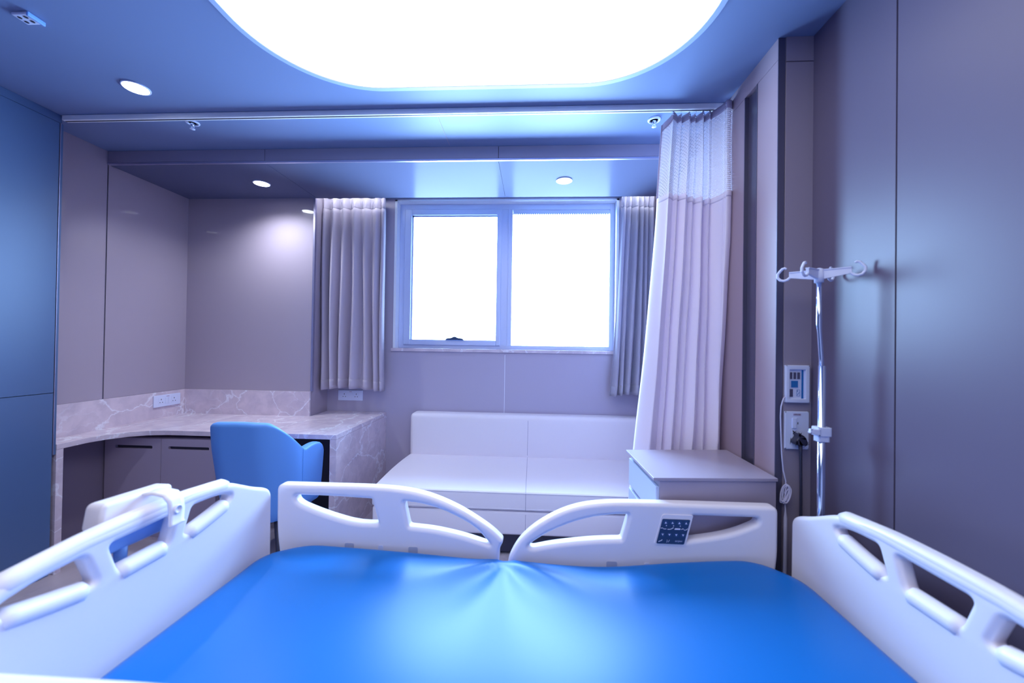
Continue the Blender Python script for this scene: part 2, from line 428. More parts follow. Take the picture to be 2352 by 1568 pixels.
# ------------------------------------------------------------------ ceiling light
lp = thing('ceiling_light_panel', (-.235, .3, ZC), 'huge white rounded rectangular light panel glowing in the ceiling', 'ceiling light')
def rrect(x0, x1, y0, y1, r, n=20):
    out = []
    for cx, cy, a in ((x1 - r, y1 - r, 0), (x0 + r, y1 - r, 90), (x0 + r, y0 + r, 180), (x1 - r, y0 + r, 270)):
        for k in range(n + 1):
            t = math.radians(a + 90 * k / n)
            # slightly squarer than a circle
            out.append((cx + r * math.cos(t), cy + r * math.sin(t)))
    return out
LX0, LX1, LY0, LY1 = -1.066, .595, -1.2, 1.668
d = MB(); d.plate(rrect(LX0, LX1, LY0, LY1, .40), [], lambda u, v, q: (u, v, ZC - .006 + q), .005); d.build('diffuser', M['lightpanel'], lp)
d = MB(); d.plate(rrect(LX0 - .020, LX1 + .020, LY0 - .020, LY1 + .020, .42), [rrect(LX0, LX1, LY0, LY1, .40)[::-1]], lambda u, v, q: (u, v, ZC - .010 + q), .0098); d.build('rim', M['ceiling_rim'], lp)
d = MB(); d.plate(rrect(LX0 - .0235, LX1 + .0235, LY0 - .0235, LY1 + .0235, .4235), [rrect(LX0 - .0205, LX1 + .0205, LY0 - .0205, LY1 + .0205, .4205)[::-1]], lambda u, v, q: (u, v, ZC - .003 + q), .0028); d.build('shadow_gap', M['blue_key'], lp)

def downlight(x, y, z, label, watt, cone=115):
    t = thing('recessed_downlight', (x, y, z), label, 'downlight', 'round recessed downlights')
    MB().lathe((x, y, z), [(.052, -.0005), (.052, -.004), (.046, -.005), (.046, -.0005)], 40).build('bezel', M['plastic_w'], t, smooth=True)
    MB().lathe((x, y, z), [(.0455, -.0052), (.030, -.0058), (.001, -.006), (.001, -.002), (.0455, -.002)], 40).build('lens', M['lens'], t)
    l = bpy.data.lights.new('lamp', 'SPOT'); l.energy = watt; l.spot_size = math.radians(cone); l.spot_blend = .9; l.color = (.85, .92, 1); l.shadow_soft_size = .04
    o = bpy.data.objects.new('lamp', l); COL.objects.link(o); o.parent = t; o.location = (0, 0, -.012)
    return t
downlight(-1.80, 1.640, ZC, 'round lit downlight in the main ceiling at upper left', 45, 110)
downlight(-1.820, 2.480, ZS, 'round lit downlight in the soffit above the desk', 52, 150)
downlight(.185, 2.476, ZS, 'round lit downlight in the soffit above the window', 8)

def sprinkler(x, y, label):
    t = thing('sprinkler_head', (x, y, ZC), label, 'sprinkler', 'ceiling sprinkler heads')
    MB().lathe((x, y, ZC), [(.0315, -.0003), (.0315, -.003), (.029, -.006), (.0215, -.007), (.0205, -.002), (.0205, -.0003)], 36).build('escutcheon', M['plastic_w'], t, smooth=True)
    b = MB(); b.lathe((x, y, ZC), [(.0095, -.0004), (.0095, -.012), (.006, -.015), (.004, -.028), (.003, -.034), (.001, -.035)], 14)
    for s in (-1, 1): b.tube([(x + s * .008, y, ZC - .010), (x + s * .0095, y, ZC - .020), (x + s * .003, y, ZC - .033)], .0018, 6)
    tag(b.build('nozzle', M['chrome'], t, smooth=True), 'small metal sprinkler nozzle')
    MB().lathe((x, y, ZC), [(.0026, -.012), (.0026, -.029)], 8).build('bulb', M['black'], t, smooth=True)
    MB().lathe((x, y, ZC), [(.0115, -.0345), (.0115, -.0362), (.002, -.038)], 16).build('deflector', M['plastic_w'], t, smooth=True)
sprinkler(.589, 1.960, 'round fire sprinkler head in the ceiling beside the hanging lilac curtain')
sprinkler(-1.785, 1.915, 'round fire sprinkler head in the ceiling left, just behind the curtain track')

sp = thing('ceiling_socket_plate', (-1.797, 1.265, ZC), 'small square white plate with dark holes on the ceiling, top left corner', 'ceiling plate')
MB().box(-1.829, -1.766, 1.241, 1.288, ZC - .010, ZC - .0003, .003).build('plate', M['plastic_w'], sp)
MB().box(-1.770, -1.7625, 1.239, 1.290, ZC - .016, ZC - .002, .002).build('lip', M['plastic_b'], sp)
h = MB()
for dx, dy in ((-.016, -.009), (-.016, .010), (.008, -.010), (.008, .009)): h.lathe((-1.799 + dx, 1.2645 + dy, ZC - .0098), [(.006, 0), (.006, -.0012)], 12)
h.build('hole', M['dark'], sp)

# ------------------------------------------------------------------ curtain track
tr = MB(); TY = 1.845
tr.box(-2.405, .872, TY - .014, TY + .014, ZC - .026, ZC - .0003, .003)
tr = tag(tr.build('curtain_track', M['track'], None), 'long pale aluminium curtain track running across the ceiling', 'curtain track')
box('slot', M['dark'], tr, -2.40, .865, TY - .004, TY + .004, ZC - .0268, ZC - .0255)

# ------------------------------------------------------------------ window curtains
def curtain(name, label, m, xt0, xt1, xb0, xb1, y0, ztop, zbot, seed, folds, amp):
    rnd = random.Random(seed)
    t = thing(name, ((xb0 + xb1) / 2, y0, zbot), label, 'curtain', 'short mauve window curtains')
    # fold positions with uneven spacing
    ks = [0]
    for i in range(folds): ks.append(ks[-1] + rnd.uniform(.6, 1.5))
    ks = [k / ks[-1] for k in ks]
    am = [rnd.uniform(.55, 1.15) for _ in ks]
    def phase(u):
        for i in range(folds):
            if u <= ks[i + 1] + 1e-9:
                return i + (u - ks[i]) / (ks[i + 1] - ks[i]), am[i]
        return folds, am[-1]
    def pos(u, v):     # v 0 bottom .. 1 top
        ph, a = phase(u)
        top = max(0, (v - .93) / .07)
        z = zbot + (ztop - zbot) * v
        sp = v ** .8
        x0 = xb0 + (xt0 - xb0) * sp; x1 = xb1 + (xt1 - xb1) * sp
        A = amp * a * (1 - .55 * v) * (1 - .6 * top)
        fold = math.sin(2 * PI * ph); f2 = .35 * math.sin(4 * PI * ph + 1.1)
        drift = .012 * math.sin(3.2 * u * PI + 2.5 * v) * (1 - v)
        pinch = math.exp(-((v - .955) / .012) ** 2)
        x = x0 + (x1 - x0) * u + drift + .010 * math.cos(2 * PI * ph) * (1 - .4 * v)
        y = y0 + A * (fold + f2) + .012 * pinch * (math.sin(4 * PI * ph) ** 2) + .004 * math.sin(9 * u + 6 * v)
        zz = z + (.010 * math.sin(2 * PI * u + seed) * (1 - v) if v < .3 else 0)
        return (x, y, zz)
    nu = folds * 16
    MB().grid(nu, 46, lambda u, v: pos(u, v * .945)).build('cloth', m, t, smooth=True, solid=.003)
    MB().grid(nu, 8, lambda u, v: pos(u, .945 + v * .055)).build('pleated_heading', m, t, smooth=True, solid=.004)
    hm = MB().grid(nu, 3, lambda u, v: (lambda p: (p[0], p[1] - .0026, p[2]))(pos(u, .002 + v * .048)))
    hm.build('hem', m, t, smooth=True, solid=.002)
    for i in range(folds):
        hk = MB(); p = pos((ks[i] + ks[i + 1]) / 2, .985); hk.tube([(p[0], p[1] - .004, p[2] - .02), (p[0], p[1] + .002, p[2] + .012), (p[0], y0 + .002, ztop + .022)], .0016, 6); hk.build('hook', M['chrome'], t, smooth=True)
    return t
curtain('window_curtain', 'short mauve grey curtain hanging left of the window above the desk end', M['curtain'], -1.650, -1.136, -1.640, -1.118, 2.868, 2.385, .938, 5, 7, .046)
curtain('window_curtain', 'short mauve curtain, tinted for blue window light, hanging right of the window, partly behind the lilac curtain', M['curtain_r'],   .630, .868, .553, .850, 2.862, 2.385, .935, 11, 6, .044)
rl = MB(); rl.box(-1.60, .875, 2.862, 2.882, ZC - .014, ZC - .0003, .002)
tag(rl.build('curtain_rail', M['track'], None), 'thin curtain rail hidden in the slot above the window', 'curtain rail')

for x0, x1, lb in ((-1.60, -1.10, 'narrow light strip above the left window curtain behind the soffit edge'), (.62, .87, 'narrow light strip above the right window curtain behind the soffit edge')):
    t = thing('cove_light', ((x0 + x1) / 2, 2.79, ZC), lb, 'light strip', 'cove light strips')
    box('channel', M['track'], t, x0, x1, 2.778, 2.802, ZC - .010, ZC - .0003)
    box('diffuser', M['cove'], t, x0 + .005, x1 - .005, 2.782, 2.798, ZC - .013, ZC - .0095)
# ------------------------------------------------------------------ cubicle curtain
cc = thing('cubicle_curtain', (.70, TY, .5), 'pale lilac cubicle curtain with white net top, gathered at the right', 'curtain')
CF = [0, .25, .33, .47, .56, .70, .80, 1.0]
CD = [1.0, .55, .85, .55, .9, .6, 1.0]
def cpos(u, z):
    v = (z - .82) / (2.385 - .82)          # 0 at cabinet top .. 1 at header
    w = max(0, min(1.05, v))
    i = max(k for k in range(7) if CF[k] <= u + 1e-9); ph = (u - CF[i]) / (CF[i + 1] - CF[i])
    xl = .485 + .117 * max(-.3, v); xr = .878
    sag = .010 * math.sin(PI * min(1, w))
    x = xl + sag + (xr - xl - sag) * u
    A = .070 * CD[i] * (1.0 - .30 * w)
    bulge = math.sin(PI * ph) ** .6 if 0 < ph < 1 else 0
    fwd = .085 * max(0, (u - .70) / .30) ** 1.5 * min(1, max(0, (z - .86) / .9))
    y = TY + .030 - A * bulge - fwd
    x += .010 * math.sin(2 * PI * ph) * CD[i]
    x += .006 * math.sin(3.1 * v + 9 * u) * (1 - w * .5) * (1 if u < .9 else 0)
    y += .005 * math.sin(7 * u + 4 * v) + .003 * math.sin(17 * v + 5 * u)
    if z < .87: y = max(y, 1.812)
    return (min(x, .8785), y, z)
def ztop(u): return 2.372 + .022 * u ** .7 - .030 * max(0, 1 - u / .12)
def zmid(u): return 1.995 + .012 * math.sin(6 * u)
MB().grid(210, 40, lambda u, v: cpos(u, .50 + (zmid(u) - .50) * v)).build('fabric', M['cub'], cc, smooth=True, solid=.003)
MB().grid(210, 3, lambda u, v: (lambda p: (p[0], p[1] - .002, p[2]))(cpos(u, zmid(u) - .026 + .026 * v))).build('fabric_top_hem', M['cub'], cc, smooth=True, solid=.003)
MB().grid(210, 24, lambda u, v: cpos(u, zmid(u) + (ztop(u) - .030 - zmid(u)) * v), uvfn=lambda u, v: (u * .86, v * .36)).build('net', M['net'], cc, smooth=True)
MB().grid(210, 3, lambda u, v: cpos(u, ztop(u) - .032 + .034 * v)).build('header_band', M['cub_head'], cc, smooth=True, solid=.004)
MB().grid(4, 24, lambda u, v: (lambda p: (p[0] - .006 + .013 * u, p[1] - .003, p[2]))(cpos(.0, zmid(0) + (ztop(0) - zmid(0)) * v))).build('net_edge', M['cub_head'], cc, smooth=True, solid=.002)
for k in range(7):
    u = (CF[k] + CF[k + 1]) / 2; p = cpos(u, ztop(u) - .012)
    b = MB(); b.tube([(p[0], p[1] - .004, p[2] - .004), (p[0], p[1] - .003, p[2] + .008), (p[0], TY - .001, ZC - .030), (p[0], TY, ZC - .024)], .0014, 6); b.lathe((p[0], p[1] - .0045, p[2] - .004), [(.0045, 0), (.0045, -.0015)], 10, 'y')
    b.build('hook', M['chrome'], cc, smooth=True)

# ------------------------------------------------------------------ tall cabinet at left
tc_ = thing('tall_cabinet', (-2.5, 1.2, FZ), 'tall cabinet, reflected blue light put in its colour, with an upper and a lower door at far left', 'cabinet')
box('body', M['cabinet'], tc_, XL + .001, -2.428, .20, 1.838, FZ, ZC - .001)
box('upper_door', M['cabinet'], tc_, -2.4275, -2.410, .21, 1.828, 1.0155, 2.38)
box('lower_door', M['cabinet'], tc_, -2.4275, -2.410, .21, 1.828, FZ + .05, 1.0125)
box('edge_trim', M['trim'], tc_, -2.4275, -2.408, 1.8305, 1.8335, .70, 2.38)
box('edge_panel', M['cabinet'], tc_, -2.4275, -2.411, 1.8340, 1.8445, .70, 2.38)
box('top_fascia', M['cabinet'], tc_, -2.4275, -2.412, .21, 1.838, 2.3825, ZC - .001)

# ------------------------------------------------------------------ desk
dk = thing('desk_worktop', (-1.9, 2.4, FZ), 'marble desk worktop with waterfall end, curved left return and splashback', 'desk')
curve = [(-2.410, 1.872), (-2.413, 1.985), (-2.392, 2.062), (-2.335, 2.137), (-2.262, 2.180), (-2.17, 2.198), (-2.05, 2.200)]
o = [(XL + .001, YP + .001), (XL + .001, 1.8465), (-2.4085, 1.8465)] + curve + [(-1.133, 2.200), (-1.133, YW - .002), (-1.609, YW - .002), (-1.609, YP + .001)]
MB().plate(o, [], lambda u, v, q: (u, v, .722 + q), .028).build('top_slab', M['stone'], dk, bevel=.0015, bseg=1)
box('waterfall_panel', M['stone'], dk, -1.172, -1.1335, 2.2005, YW - .002, FZ, .7218)
box('left_leg', M['stone'], dk, XL + .001, -2.410, 1.8465, 1.8765, FZ, .7218)
box('splashback', M['stone'], dk, XL + .001, XL + .014, 1.846, YP + .002, .7502, .928)
box('splashback', M['stone'], dk, XL + .015, -1.613, YP - .011, YP + .0025, .7502, .928)
def basecab(x0, x1, label, slots):
    t = thing('base_cabinet', ((x0 + x1) / 2, 2.45, FZ), label, 'cabinet', 'low cabinets under the desk')
    box('body', M['basecab'], t, x0, x1, 2.2235, YP - .02, FZ + .022, .700)
    box('plinth', M['stone'], t, x0, x1, 2.212, 2.235, FZ, FZ + .020)
    m = MB(); s0, s1 = slots
    hole = lambda z: fillet([(s0, z, .008), (s1, z, .008), (s1, z + .018, .008), (s0, z + .018, .008)])[::-1]
    m.plate([(x0 + .001, FZ + .024), (x1 - .001, FZ + .024), (x1 - .001, .698), (x0 + .001, .698)], [hole(.636), hole(.155)], lambda u, v, q: (u, 2.206 + q, v), .016)
    m.build('door', M['basecab'], t)
    for z in (.636, .155): box('grip_slot', M['dark'], t, s0 - .004, s1 + .004, 2.2205, 2.2232, z - .004, z + .022)
basecab(XL + .012, -2.2105, 'narrow mauve low cabinet under the desk, in the left corner', (-2.50, -2.265))
basecab(-2.2095, -1.865, 'wider mauve low cabinet under the desk, behind the blue chair', (-2.165, -1.91))
kp = box('knee_shade_panel', M['dark'], None, -1.86, -1.176, 2.66, 2.68, FZ, .72)  # near-black sheet paints the shade inside the knee space
tag(kp, 'near-black panel painting the shade of the knee space under the desk behind the chair', 'panel')

# ------------------------------------------------------------------ sockets
def hsocket(o3, ux, n, label):
    """double socket: origin centre o3, ux along width, n outward"""
    o3 = Vector(o3); ux = Vector(ux); n = Vector(n); up = Vector((0, 0, 1))
    t = thing('wall_socket', o3, label, 'socket', 'wide double wall sockets')
    def B(m, u0, u1, v0, v1, w0, w1, bev=0):
        tb = bmesh.new(); bmesh.ops.create_cube(tb, size=1)
        for v in tb.verts:
            p = v.co + Vector((.5, .5, .5)); v.co = o3 + ux * (u0 + p.x * (u1 - u0)) + up * (v0 + p.y * (v1 - v0)) + n * (w0 + p.z * (w1 - w0))
        if bev: bmesh.ops.bevel(tb, geom=tb.edges[:], offset=bev, segments=2, profile=.5, affect='EDGES')
        m.join(tb); return m
    B(MB(), -.0985, .0985, -.040, .040, 0.0003, .009, .0025).build('plate', M['plastic_w'], t)
    for c in (-.048, .048):
        B(MB(), c - .020, c + .020, -.021, .021, .0085, .0098, .0005).build('socket_module', M['plastic_w'], t)
        m = MB(); B(m, c - .0022, c + .0022, .006, .015, .0096, .0101)
        for s in (-1, 1): B(m, c + s * .0095 - .003, c + s * .0095 + .003, -.0115, -.007, .0096, .0101)
        m.build('pin_hole', M['dark'], t)
    B(MB(), -.019, .001, -.021, .020, .0085, .0115, .001).build('rocker', M['plastic_w'], t)
    B(MB(), .0015, .0195, -.021, .020, .0085, .0125, .001).build('rocker', M['plastic_w'], t)
    B(MB(), -.009, .011, .026, .032, .0088, .0095).build('label', M['label'], t)
hsocket((-1.4215, YW - .0005, .875), (1, 0, 0), (0, -1, 0), 'white double socket on the window wall under the left curtain')
hsocket((XL + .0145, 2.593, .866), (0, 1, 0), (1, 0, 0), 'white double socket on the marble splashback at the left')

# ------------------------------------------------------------------ sofa
sf = thing('sofa', (0, 2.55, FZ), 'pale lavender leatherette bench sofa under the window', 'sofa')
SX0, SXM, SX1 = -.905, -.028, .862
def cushion(x0, x1, y0, y1, z0, z1, bev, crown=0.0, ax='z'):
    t = bmesh.new(); bmesh.ops.create_cube(t, size=1)
    for v in t.verts: v.co = Vector((x0 + (v.co.x + .5) * (x1 - x0), y0 + (v.co.y + .5) * (y1 - y0), z0 + (v.co.z + .5) * (z1 - z0)))
    bmesh.ops.bevel(t, geom=t.edges[:], offset=bev, segments=4, profile=.55, affect='EDGES')
    bmesh.ops.subdivide_edges(t, edges=[e for e in t.edges if e.calc_length() > .15], cuts=10, use_grid_fill=True)
    for v in t.verts:
        fx = (v.co.x - SX0) / (SX1 - SX0); fy = (v.co.y - y0) / (y1 - y0); fz = (v.co.z - z0) / (z1 - z0)
        if ax == 'z' and fz > .5: v.co.z += crown * math.sin(PI * min(1, max(0, fy))) * (fz - .5) * 2
        if ax == 'y' and fy < .5: v.co.y -= crown * math.sin(PI * min(1, max(0, fz))) * (.5 - fy) * 2
    return MB().join(t)
cushion(SX0, SX1, 2.165, 2.872, .362, .468, .016, .014).build('seat_cushion', M['sofa'], sf, smooth=True, bevel=0)
cushion(SX0 + .002, SX1, 2.838, YW - .004, .440, .772, .032, .008, 'y').build('back_cushion', M['sofa'], sf, smooth=True)
cushion(SX0 + .002, SX1 - .001, 2.172, YW - .01, .225, .357, .014).build('base_front', M['sofa'], sf, smooth=True)
sm = MB(); sm.tube([(SXM, 2.1645, .366), (SXM, 2.1645, .420), (SXM, 2.1646, .455), (SXM, 2.1690, .4665), (SXM, 2.18, .4690)] + [(SXM, 2.18 + .066 * k, .4682 + .014 * math.sin(PI * (2.18 + .066 * k - 2.165) / .707)) for k in range(1, 11)], .0013, 6); sm.build('seam', M['seam'], sf, smooth=True)
sm = MB(); sm.tube([(SXM, 2.838 - .0078 * math.sin(PI * (z - .44) / .332) - .0004, z) for z in [.485 + .018 * k for k in range(15)]], .0013, 6); sm.build('seam', M['seam'], sf, smooth=True)
sm = MB(); sm.tube([(SXM, 2.1716, .240), (SXM, 2.1716, .342)], .0012, 6); sm.build('seam', M['seam'], sf, smooth=True)
MB().box(SX0 + .02, SX1 - .01, 2.22, YW - .02, FZ + .02, .24).build('plinth', M['black'], sf)
pi_ = MB(); pi_.tube([(SX0 + .02, 2.166, .4625), (SXM, 2.1635, .4630), (SX1 - .01, 2.166, .4625)], .0022, 6); pi_.tube([(SX0 + .02, 2.166, .374), (SX1 - .01, 2.166, .374)], .0022, 6)
pi_.build('piping', M['sofa'], sf, smooth=True)
for px in (SX0 + .08, SX1 - .08):
    for py in (2.27, YW - .09): MB().lathe((px, py, FZ), [(.020, 0), (.024, .025)], 14).build('foot', M['black'], sf, smooth=True)

# ------------------------------------------------------------------ desk chair
ch = thing('desk_chair', (-1.38, 2.0, FZ), 'blue upholstered tub chair turned to the marble desk', 'chair')
def chair_pt(s, v):
    """s -1..1 around the shell, v 0 bottom..1 top"""
    # plan curve: back straight, rounded corners, arms forward
    hw, dep, r = .192, .325, .120
    total = (hw - r) + r * PI / 2 + (dep - r)
    d_ = abs(s) * total; sg = 1 if s >= 0 else -1
    if d_ < hw - r: x, y = d_, 0
    elif d_ < hw - r + r * PI / 2:
        a = (d_ - (hw - r)) / r; x = hw - r + r * math.sin(a); y = r - r * math.cos(a)
    else: x = hw; y = r + d_ - (hw - r) - r * PI / 2
    # top profile
    q = abs(s)
    hb, ha = .900, .728
    if q < .26: top = hb - .004 * (q / .26) ** 2
    elif q < .64:
        k = (q - .26) / .38; k = .55 * k * k * (3 - 2 * k) + .45 * k ** 1.6; top = hb - .004 + (ha - hb + .004) * k
    else: top = ha + .010 * math.sin(PI * min(1, (q - .64) / .30)) - .06 * max(0, (q - .90) / .10) ** 2
    bot = .372 + .03 * min(1, q * 1.6)
    z = bot + (top - bot) * v
    h_ = (z - .372) / (.905 - .372)
    k = .82 + .18 * min(1, h_ * 1.35) ** .6
    fl = 1 + .05 * max(0, q - .55)
    lean = -.055 * h_ * max(0, 1 - y / .3)
    if v < .12: k *= 1 - .10 * ((.12 - v) / .12) ** 2
    return (-1.400 + sg * x * k * fl, 1.845 + y * (1.0) + (1 - k) * .22 * (1 - y / .4) + lean, z)
MB().grid(72, 26, lambda u, v: chair_pt(2 * u - 1, v)).build('shell', M['chair'], ch, smooth=True, solid=.046, subd=1)
for s in (-.60, .60):
    st = MB(); st.tube([Vector(chair_pt(s, .12 + .86 * k / 14)) + Vector(((.0235 if s > 0 else -.0235), -.003, 0)) for k in range(15)], .0013, 5)
    st.build('stitching', M['chair_seam'], ch, smooth=True)
t = MB(); rings = []
for zz, kk in ((.40, .90), (.43, 1.0), (.470, 1.0), (.490, .90)):
    rings.append([(-1.400 + .158 * kk * (abs(math.cos(a)) ** .5) * (1 if math.cos(a) > 0 else -1), 2.020 + .150 * kk * (abs(math.sin(a)) ** .5) * (1 if math.sin(a) > 0 else -1), zz) for a in [2 * PI * k / 40 for k in range(40)]])
t.ring_loft(rings).build('seat_cushion', M['chair'], ch, smooth=True)
MB().box(-1.52, -1.256, 1.90, 2.15, .385, .402).build('seat_base', M['black'], ch)
for sx in (-1, 1):
    for sy in (-1, 1):
        MB().tube([(-1.400 + sx * .11, 2.02 + sy * .10, .390), (-1.400 + sx * .17, 2.02 + sy * .16, FZ + .002)], [.017, .011], 12).build('leg', M['black'], ch, smooth=True)

# ------------------------------------------------------------------ bedside cabinet
NZ = .832
ns = thing('bedside_cabinet', (.65, 1.6, FZ), 'lilac grey bedside cabinet with side drawers tinted blue for window light, behind the bed', 'cabinet')
MB().plate([(.428, 1.384), (.8695, 1.418), (.8765, 1.796), (.419, 1.748)], [], lambda u, v, q: (u, v, NZ - .011 + q), .011).build('top', M['night'], ns, bevel=.001, bseg=1)
MB().plate([(.452, 1.392), (.866, 1.424), (.872, 1.785), (.445, 1.742)], [], lambda u, v, q: (u, v, FZ + .05 + q), NZ - .0115 - FZ - .05).build('body', M['night'], ns)
box('plinth', M['dark'], ns, .47, .85, 1.44, 1.72, FZ, FZ + .05)
zt = NZ - .034
for k, hgt in enumerate((.112, .112, .225, .225)):
    z0 = max(FZ + .06, zt - hgt)
    if zt < FZ + .10: break
    MB().plate([(.4385, 1.391), (.4515, 1.392), (.4445, 1.744), (.4315, 1.742)], [], lambda u, v, q: (u, v, z0 + q), zt - z0).build('drawer_front', M['drawer'], ns, bevel=.001, bseg=1)
    zt = z0 - .018

# ------------------------------------------------------------------ bed
bed = thing('hospital_bed', (0, .87, FZ), 'white plastic hospital bed with end boards and four side rails', 'bed')
YC = .868
def board_outline(dz):
    h_ = [(.150, .888 + dz, .08), (.228, .870 + dz, .05), (.268, .858 + dz, .05), (.318, .833 + dz, .05), (.364, .810 + dz, .05), (.424, .786 + dz, .03), (.442, .764 + dz, .015), (.446, .36, .02)]
    r = [(YC + u, z, q) for u, z, q in h_][::-1]; l = [(YC - u, z, q) for u, z, q in h_]
    return fillet(r + [(YC, .892 + dz, .12)] + l)
def board_holes(dz):
    c = fillet([(YC - .078, .847 + dz, .014), (YC + .078, .847 + dz, .014), (YC + .055, .777 + dz, .016), (YC - .055, .777 + dz, .016)])
    def side(s):
        p = [(.126, .846 + dz, .012), (.200, .842 + dz, .03), (.245, .832 + dz, .012), (.259, .824 + dz, .010), (.252, .812 + dz, .012), (.205, .797 + dz, .04), (.120, .780 + dz, .010), (.103, .783 + dz, .008)]
        q = fillet([(YC + s * u, z, r) for u, z, r in p])
        return q
    return [c, side(1), side(-1)]
def tri_plate(name, m, out, holes, fn, t, bev, parent, label=None, hbev=0):
    o_ = MB().round_plate(out, holes, fn, t, bev, hbev=hbev).build(name, m, parent, smooth=True)
    md = o_.modifiers.new('wn', 'WEIGHTED_NORMAL'); md.keep_sharp = False; md.weight = 90
    if label: o_['label'] = label
    return o_
def end_board(name, xin, sgn, dz):
    T = .040
    b = tri_plate(name, M['plastic'], board_outline(dz), board_holes(dz), lambda u, v, q: (xin + sgn * q, u, v), T, .0135, bed)
    # thicker grab bar along the crown and rounded sill bars of the openings
    pts = [(xin + sgn * T / 2, YC + u, .868 + dz - .10 * max(0, abs(u) - .12) ** 1.15 * 1.3) for u in [k * .02 - .26 for k in range(27)]]
    MB().tube(pts, [.0215 if 0 < i < 26 else .012 for i in range(27)], 14).build('grab_bar', M['plastic'], b, smooth=True)
    for a, c_ in ((-.252, -.112), (-.058, .058), (.112, .252)):
        zz = lambda u: .7725 + dz + (.030 * ((abs(u) - .10) / .15) ** 1.3 if abs(u) > .10 else 0)
        ps = [(xin + sgn * T / 2 - sgn * .004, YC + a + (c_ - a) * k / 12, zz(a + (c_ - a) * k / 12) - .002) for k in range(13)]
        MB().tube(ps, [.012] + [.0215] * 11 + [.012], 12).build('sill_bar', M['plastic'], b, smooth=True)
    return b
end_board('footboard', -.900, -1, 0)
end_board('headboard', .843, 1, -.030)

def rail(name, outer, holes, y_in, sgn, dz=0):
    T = .048
    return tri_plate(name, M['plastic'], fillet([(x, z + dz, *r) for x, z, *r in outer], .02),
                     [fillet([(x, z + dz, *r) for x, z, *r in h_], .012) for h_ in holes],
                     lambda u, v, q: (u, y_in + sgn * q, v), T, .0125, bed, hbev=.0145)
RY = 1.332
KS = .989
sc = lambda l: [(x * KS, CAM_H - (CAM_H - z) * KS, *r) for x, z, *r in l]
foot_out = [(-.884, .44, .03), (-.905, .58, .03), (-.910, .64, .03), (-.911, .776, .022), (-.569, .778, .05), (-.469, .774, .06), (-.390, .763, .06), (-.318, .742, .05), (-.245, .711, .05), (-.184, .676, .04), (-.132, .643, .03), (-.092, .606, .010), (-.106, .578, .012), (-.111, .44, .02)]
foot_holes = [[(-.846, .740, .012), (-.700, .739, .03), (-.563, .735, .006), (-.538, .649, .006), (-.600, .648, .02), (-.660, .656, .05), (-.764, .685, .05), (-.838, .713, .03)],
              [(-.449, .731, .008), (-.428, .643, .008), (-.337, .637, .04), (-.234, .618, .04), (-.137, .590, .010), (-.183, .642, .04), (-.235, .673, .05), (-.311, .707, .05), (-.390, .726, .04)]]
head_out = [(-.080, .44, .02), (-.077, .536, .03), (-.055, .584, .03), (-.028, .622, .03), (.020, .665, .04), (.095, .711, .05), (.169, .738, .05), (.242, .750, .05), (.317, .755, .06), (.525, .757, .06), (.830, .758, .022), (.830, .60, .03), (.812, .44, .03)]
head_holes = [[(-.008, .592, .010), (.010, .586, .010), (.070, .601, .04), (.171, .617, .05), (.244, .625, .04), (.313, .629, .006), (.337, .714, .006), (.293, .712, .03), (.219, .702, .05), (.145, .680, .05), (.070, .646, .04), (.020, .614, .03)],
              [(.549, .718, .006), (.766, .719, .012), (.764, .700, .012), (.694, .668, .05), (.622, .650, .04), (.523, .633, .005)]]
r1 = rail('side_rail', sc(foot_out), [sc(h_) for h_ in foot_holes], RY, 1)
r2 = rail('side_rail', sc(head_out), [sc(h_) for h_ in head_holes], RY, 1)
# latch slots low on the rails
def slot(x0, x1, z1, par, m):
    x0 *= KS; x1 *= KS; z1 = CAM_H - (CAM_H - z1) * KS
    b = MB(); b.plate(fillet([(x0, z1 - .05, 0), (x1, z1 - .05, 0), (x1, z1, .006), (x0, z1, .006)]), [], lambda u, v, q: (u, RY - .0012 - q, v), .0016); b.build('latch_slot', m, par)
for a, b_, z, par in ((-.655, -.622, .580, r1), (-.426, -.393, .576, r1), (.261, .297, .556, r2), (.497, .533, .558, r2)): slot(a, b_, z, par, M['steel'])
for a, b_, z, par in ((-.534, -.516, .577, r1), (.388, .408, .556, r2)): slot(a, b_, z, par, M['plastic_w'])
# control keypad on the head-end rail
kx = lambda u, v: ((.4265 + .092 * u + .0205 * v) * KS, CAM_H - (CAM_H - .6245 - .0835 * v) * KS)     # sheared pad, u,v in 0..1
kp_ = MB().plate(fillet([(*kx(-.06, -.06), .008), (*kx(1.07, -.06), .004), (*kx(1.07, 1.17), .004), (*kx(-.04, 1.17), .008)]), [], lambda u, v, q: (u, RY - .0022 + q, v), .003).build('control_panel', M['plastic'], r2)
MB().plate(fillet([(*kx(0, 0), .005), (*kx(1, 0), .004), (*kx(1, 1), .004), (*kx(0, 1), .004)]), [], lambda u, v, q: (u, RY - .0030 - q, v), .001).build('keypad', M['panel_navy'], r2)
for i in range(4):
    for v, s in ((.86, 1), (.37, -1)):
        u = .145 + .245 * i; cx, cz = kx(u, v)
        MB().plate([(cx + .0075 * math.cos(a), cz + .0065 * math.sin(a)) for a in [2 * PI * k / 20 for k in range(20)]], [[(cx + .0062 * math.cos(a), cz + .0053 * math.sin(a)) for a in [2 * PI * k / 20 for k in range(20)]][::-1]], lambda a, b, q: (a, RY - .0044 - q, b), .0004).build('key_ring', M['key'], r2)
        MB().plate([(cx - .0038, cz - .0030 * s), (cx + .0038, cz - .0030 * s), (cx, cz + .0036 * s)], [], lambda a, b, q: (a, RY - .0044 - q, b), .0005).build('arrow_mark', M['ink'], r2)
def line(ps, r=.0009): MB().tube([(kx(u, v)[0], RY - .0046, kx(u, v)[1]) for u, v in ps], r, 5).build('pictogram', M['ink'], r2)
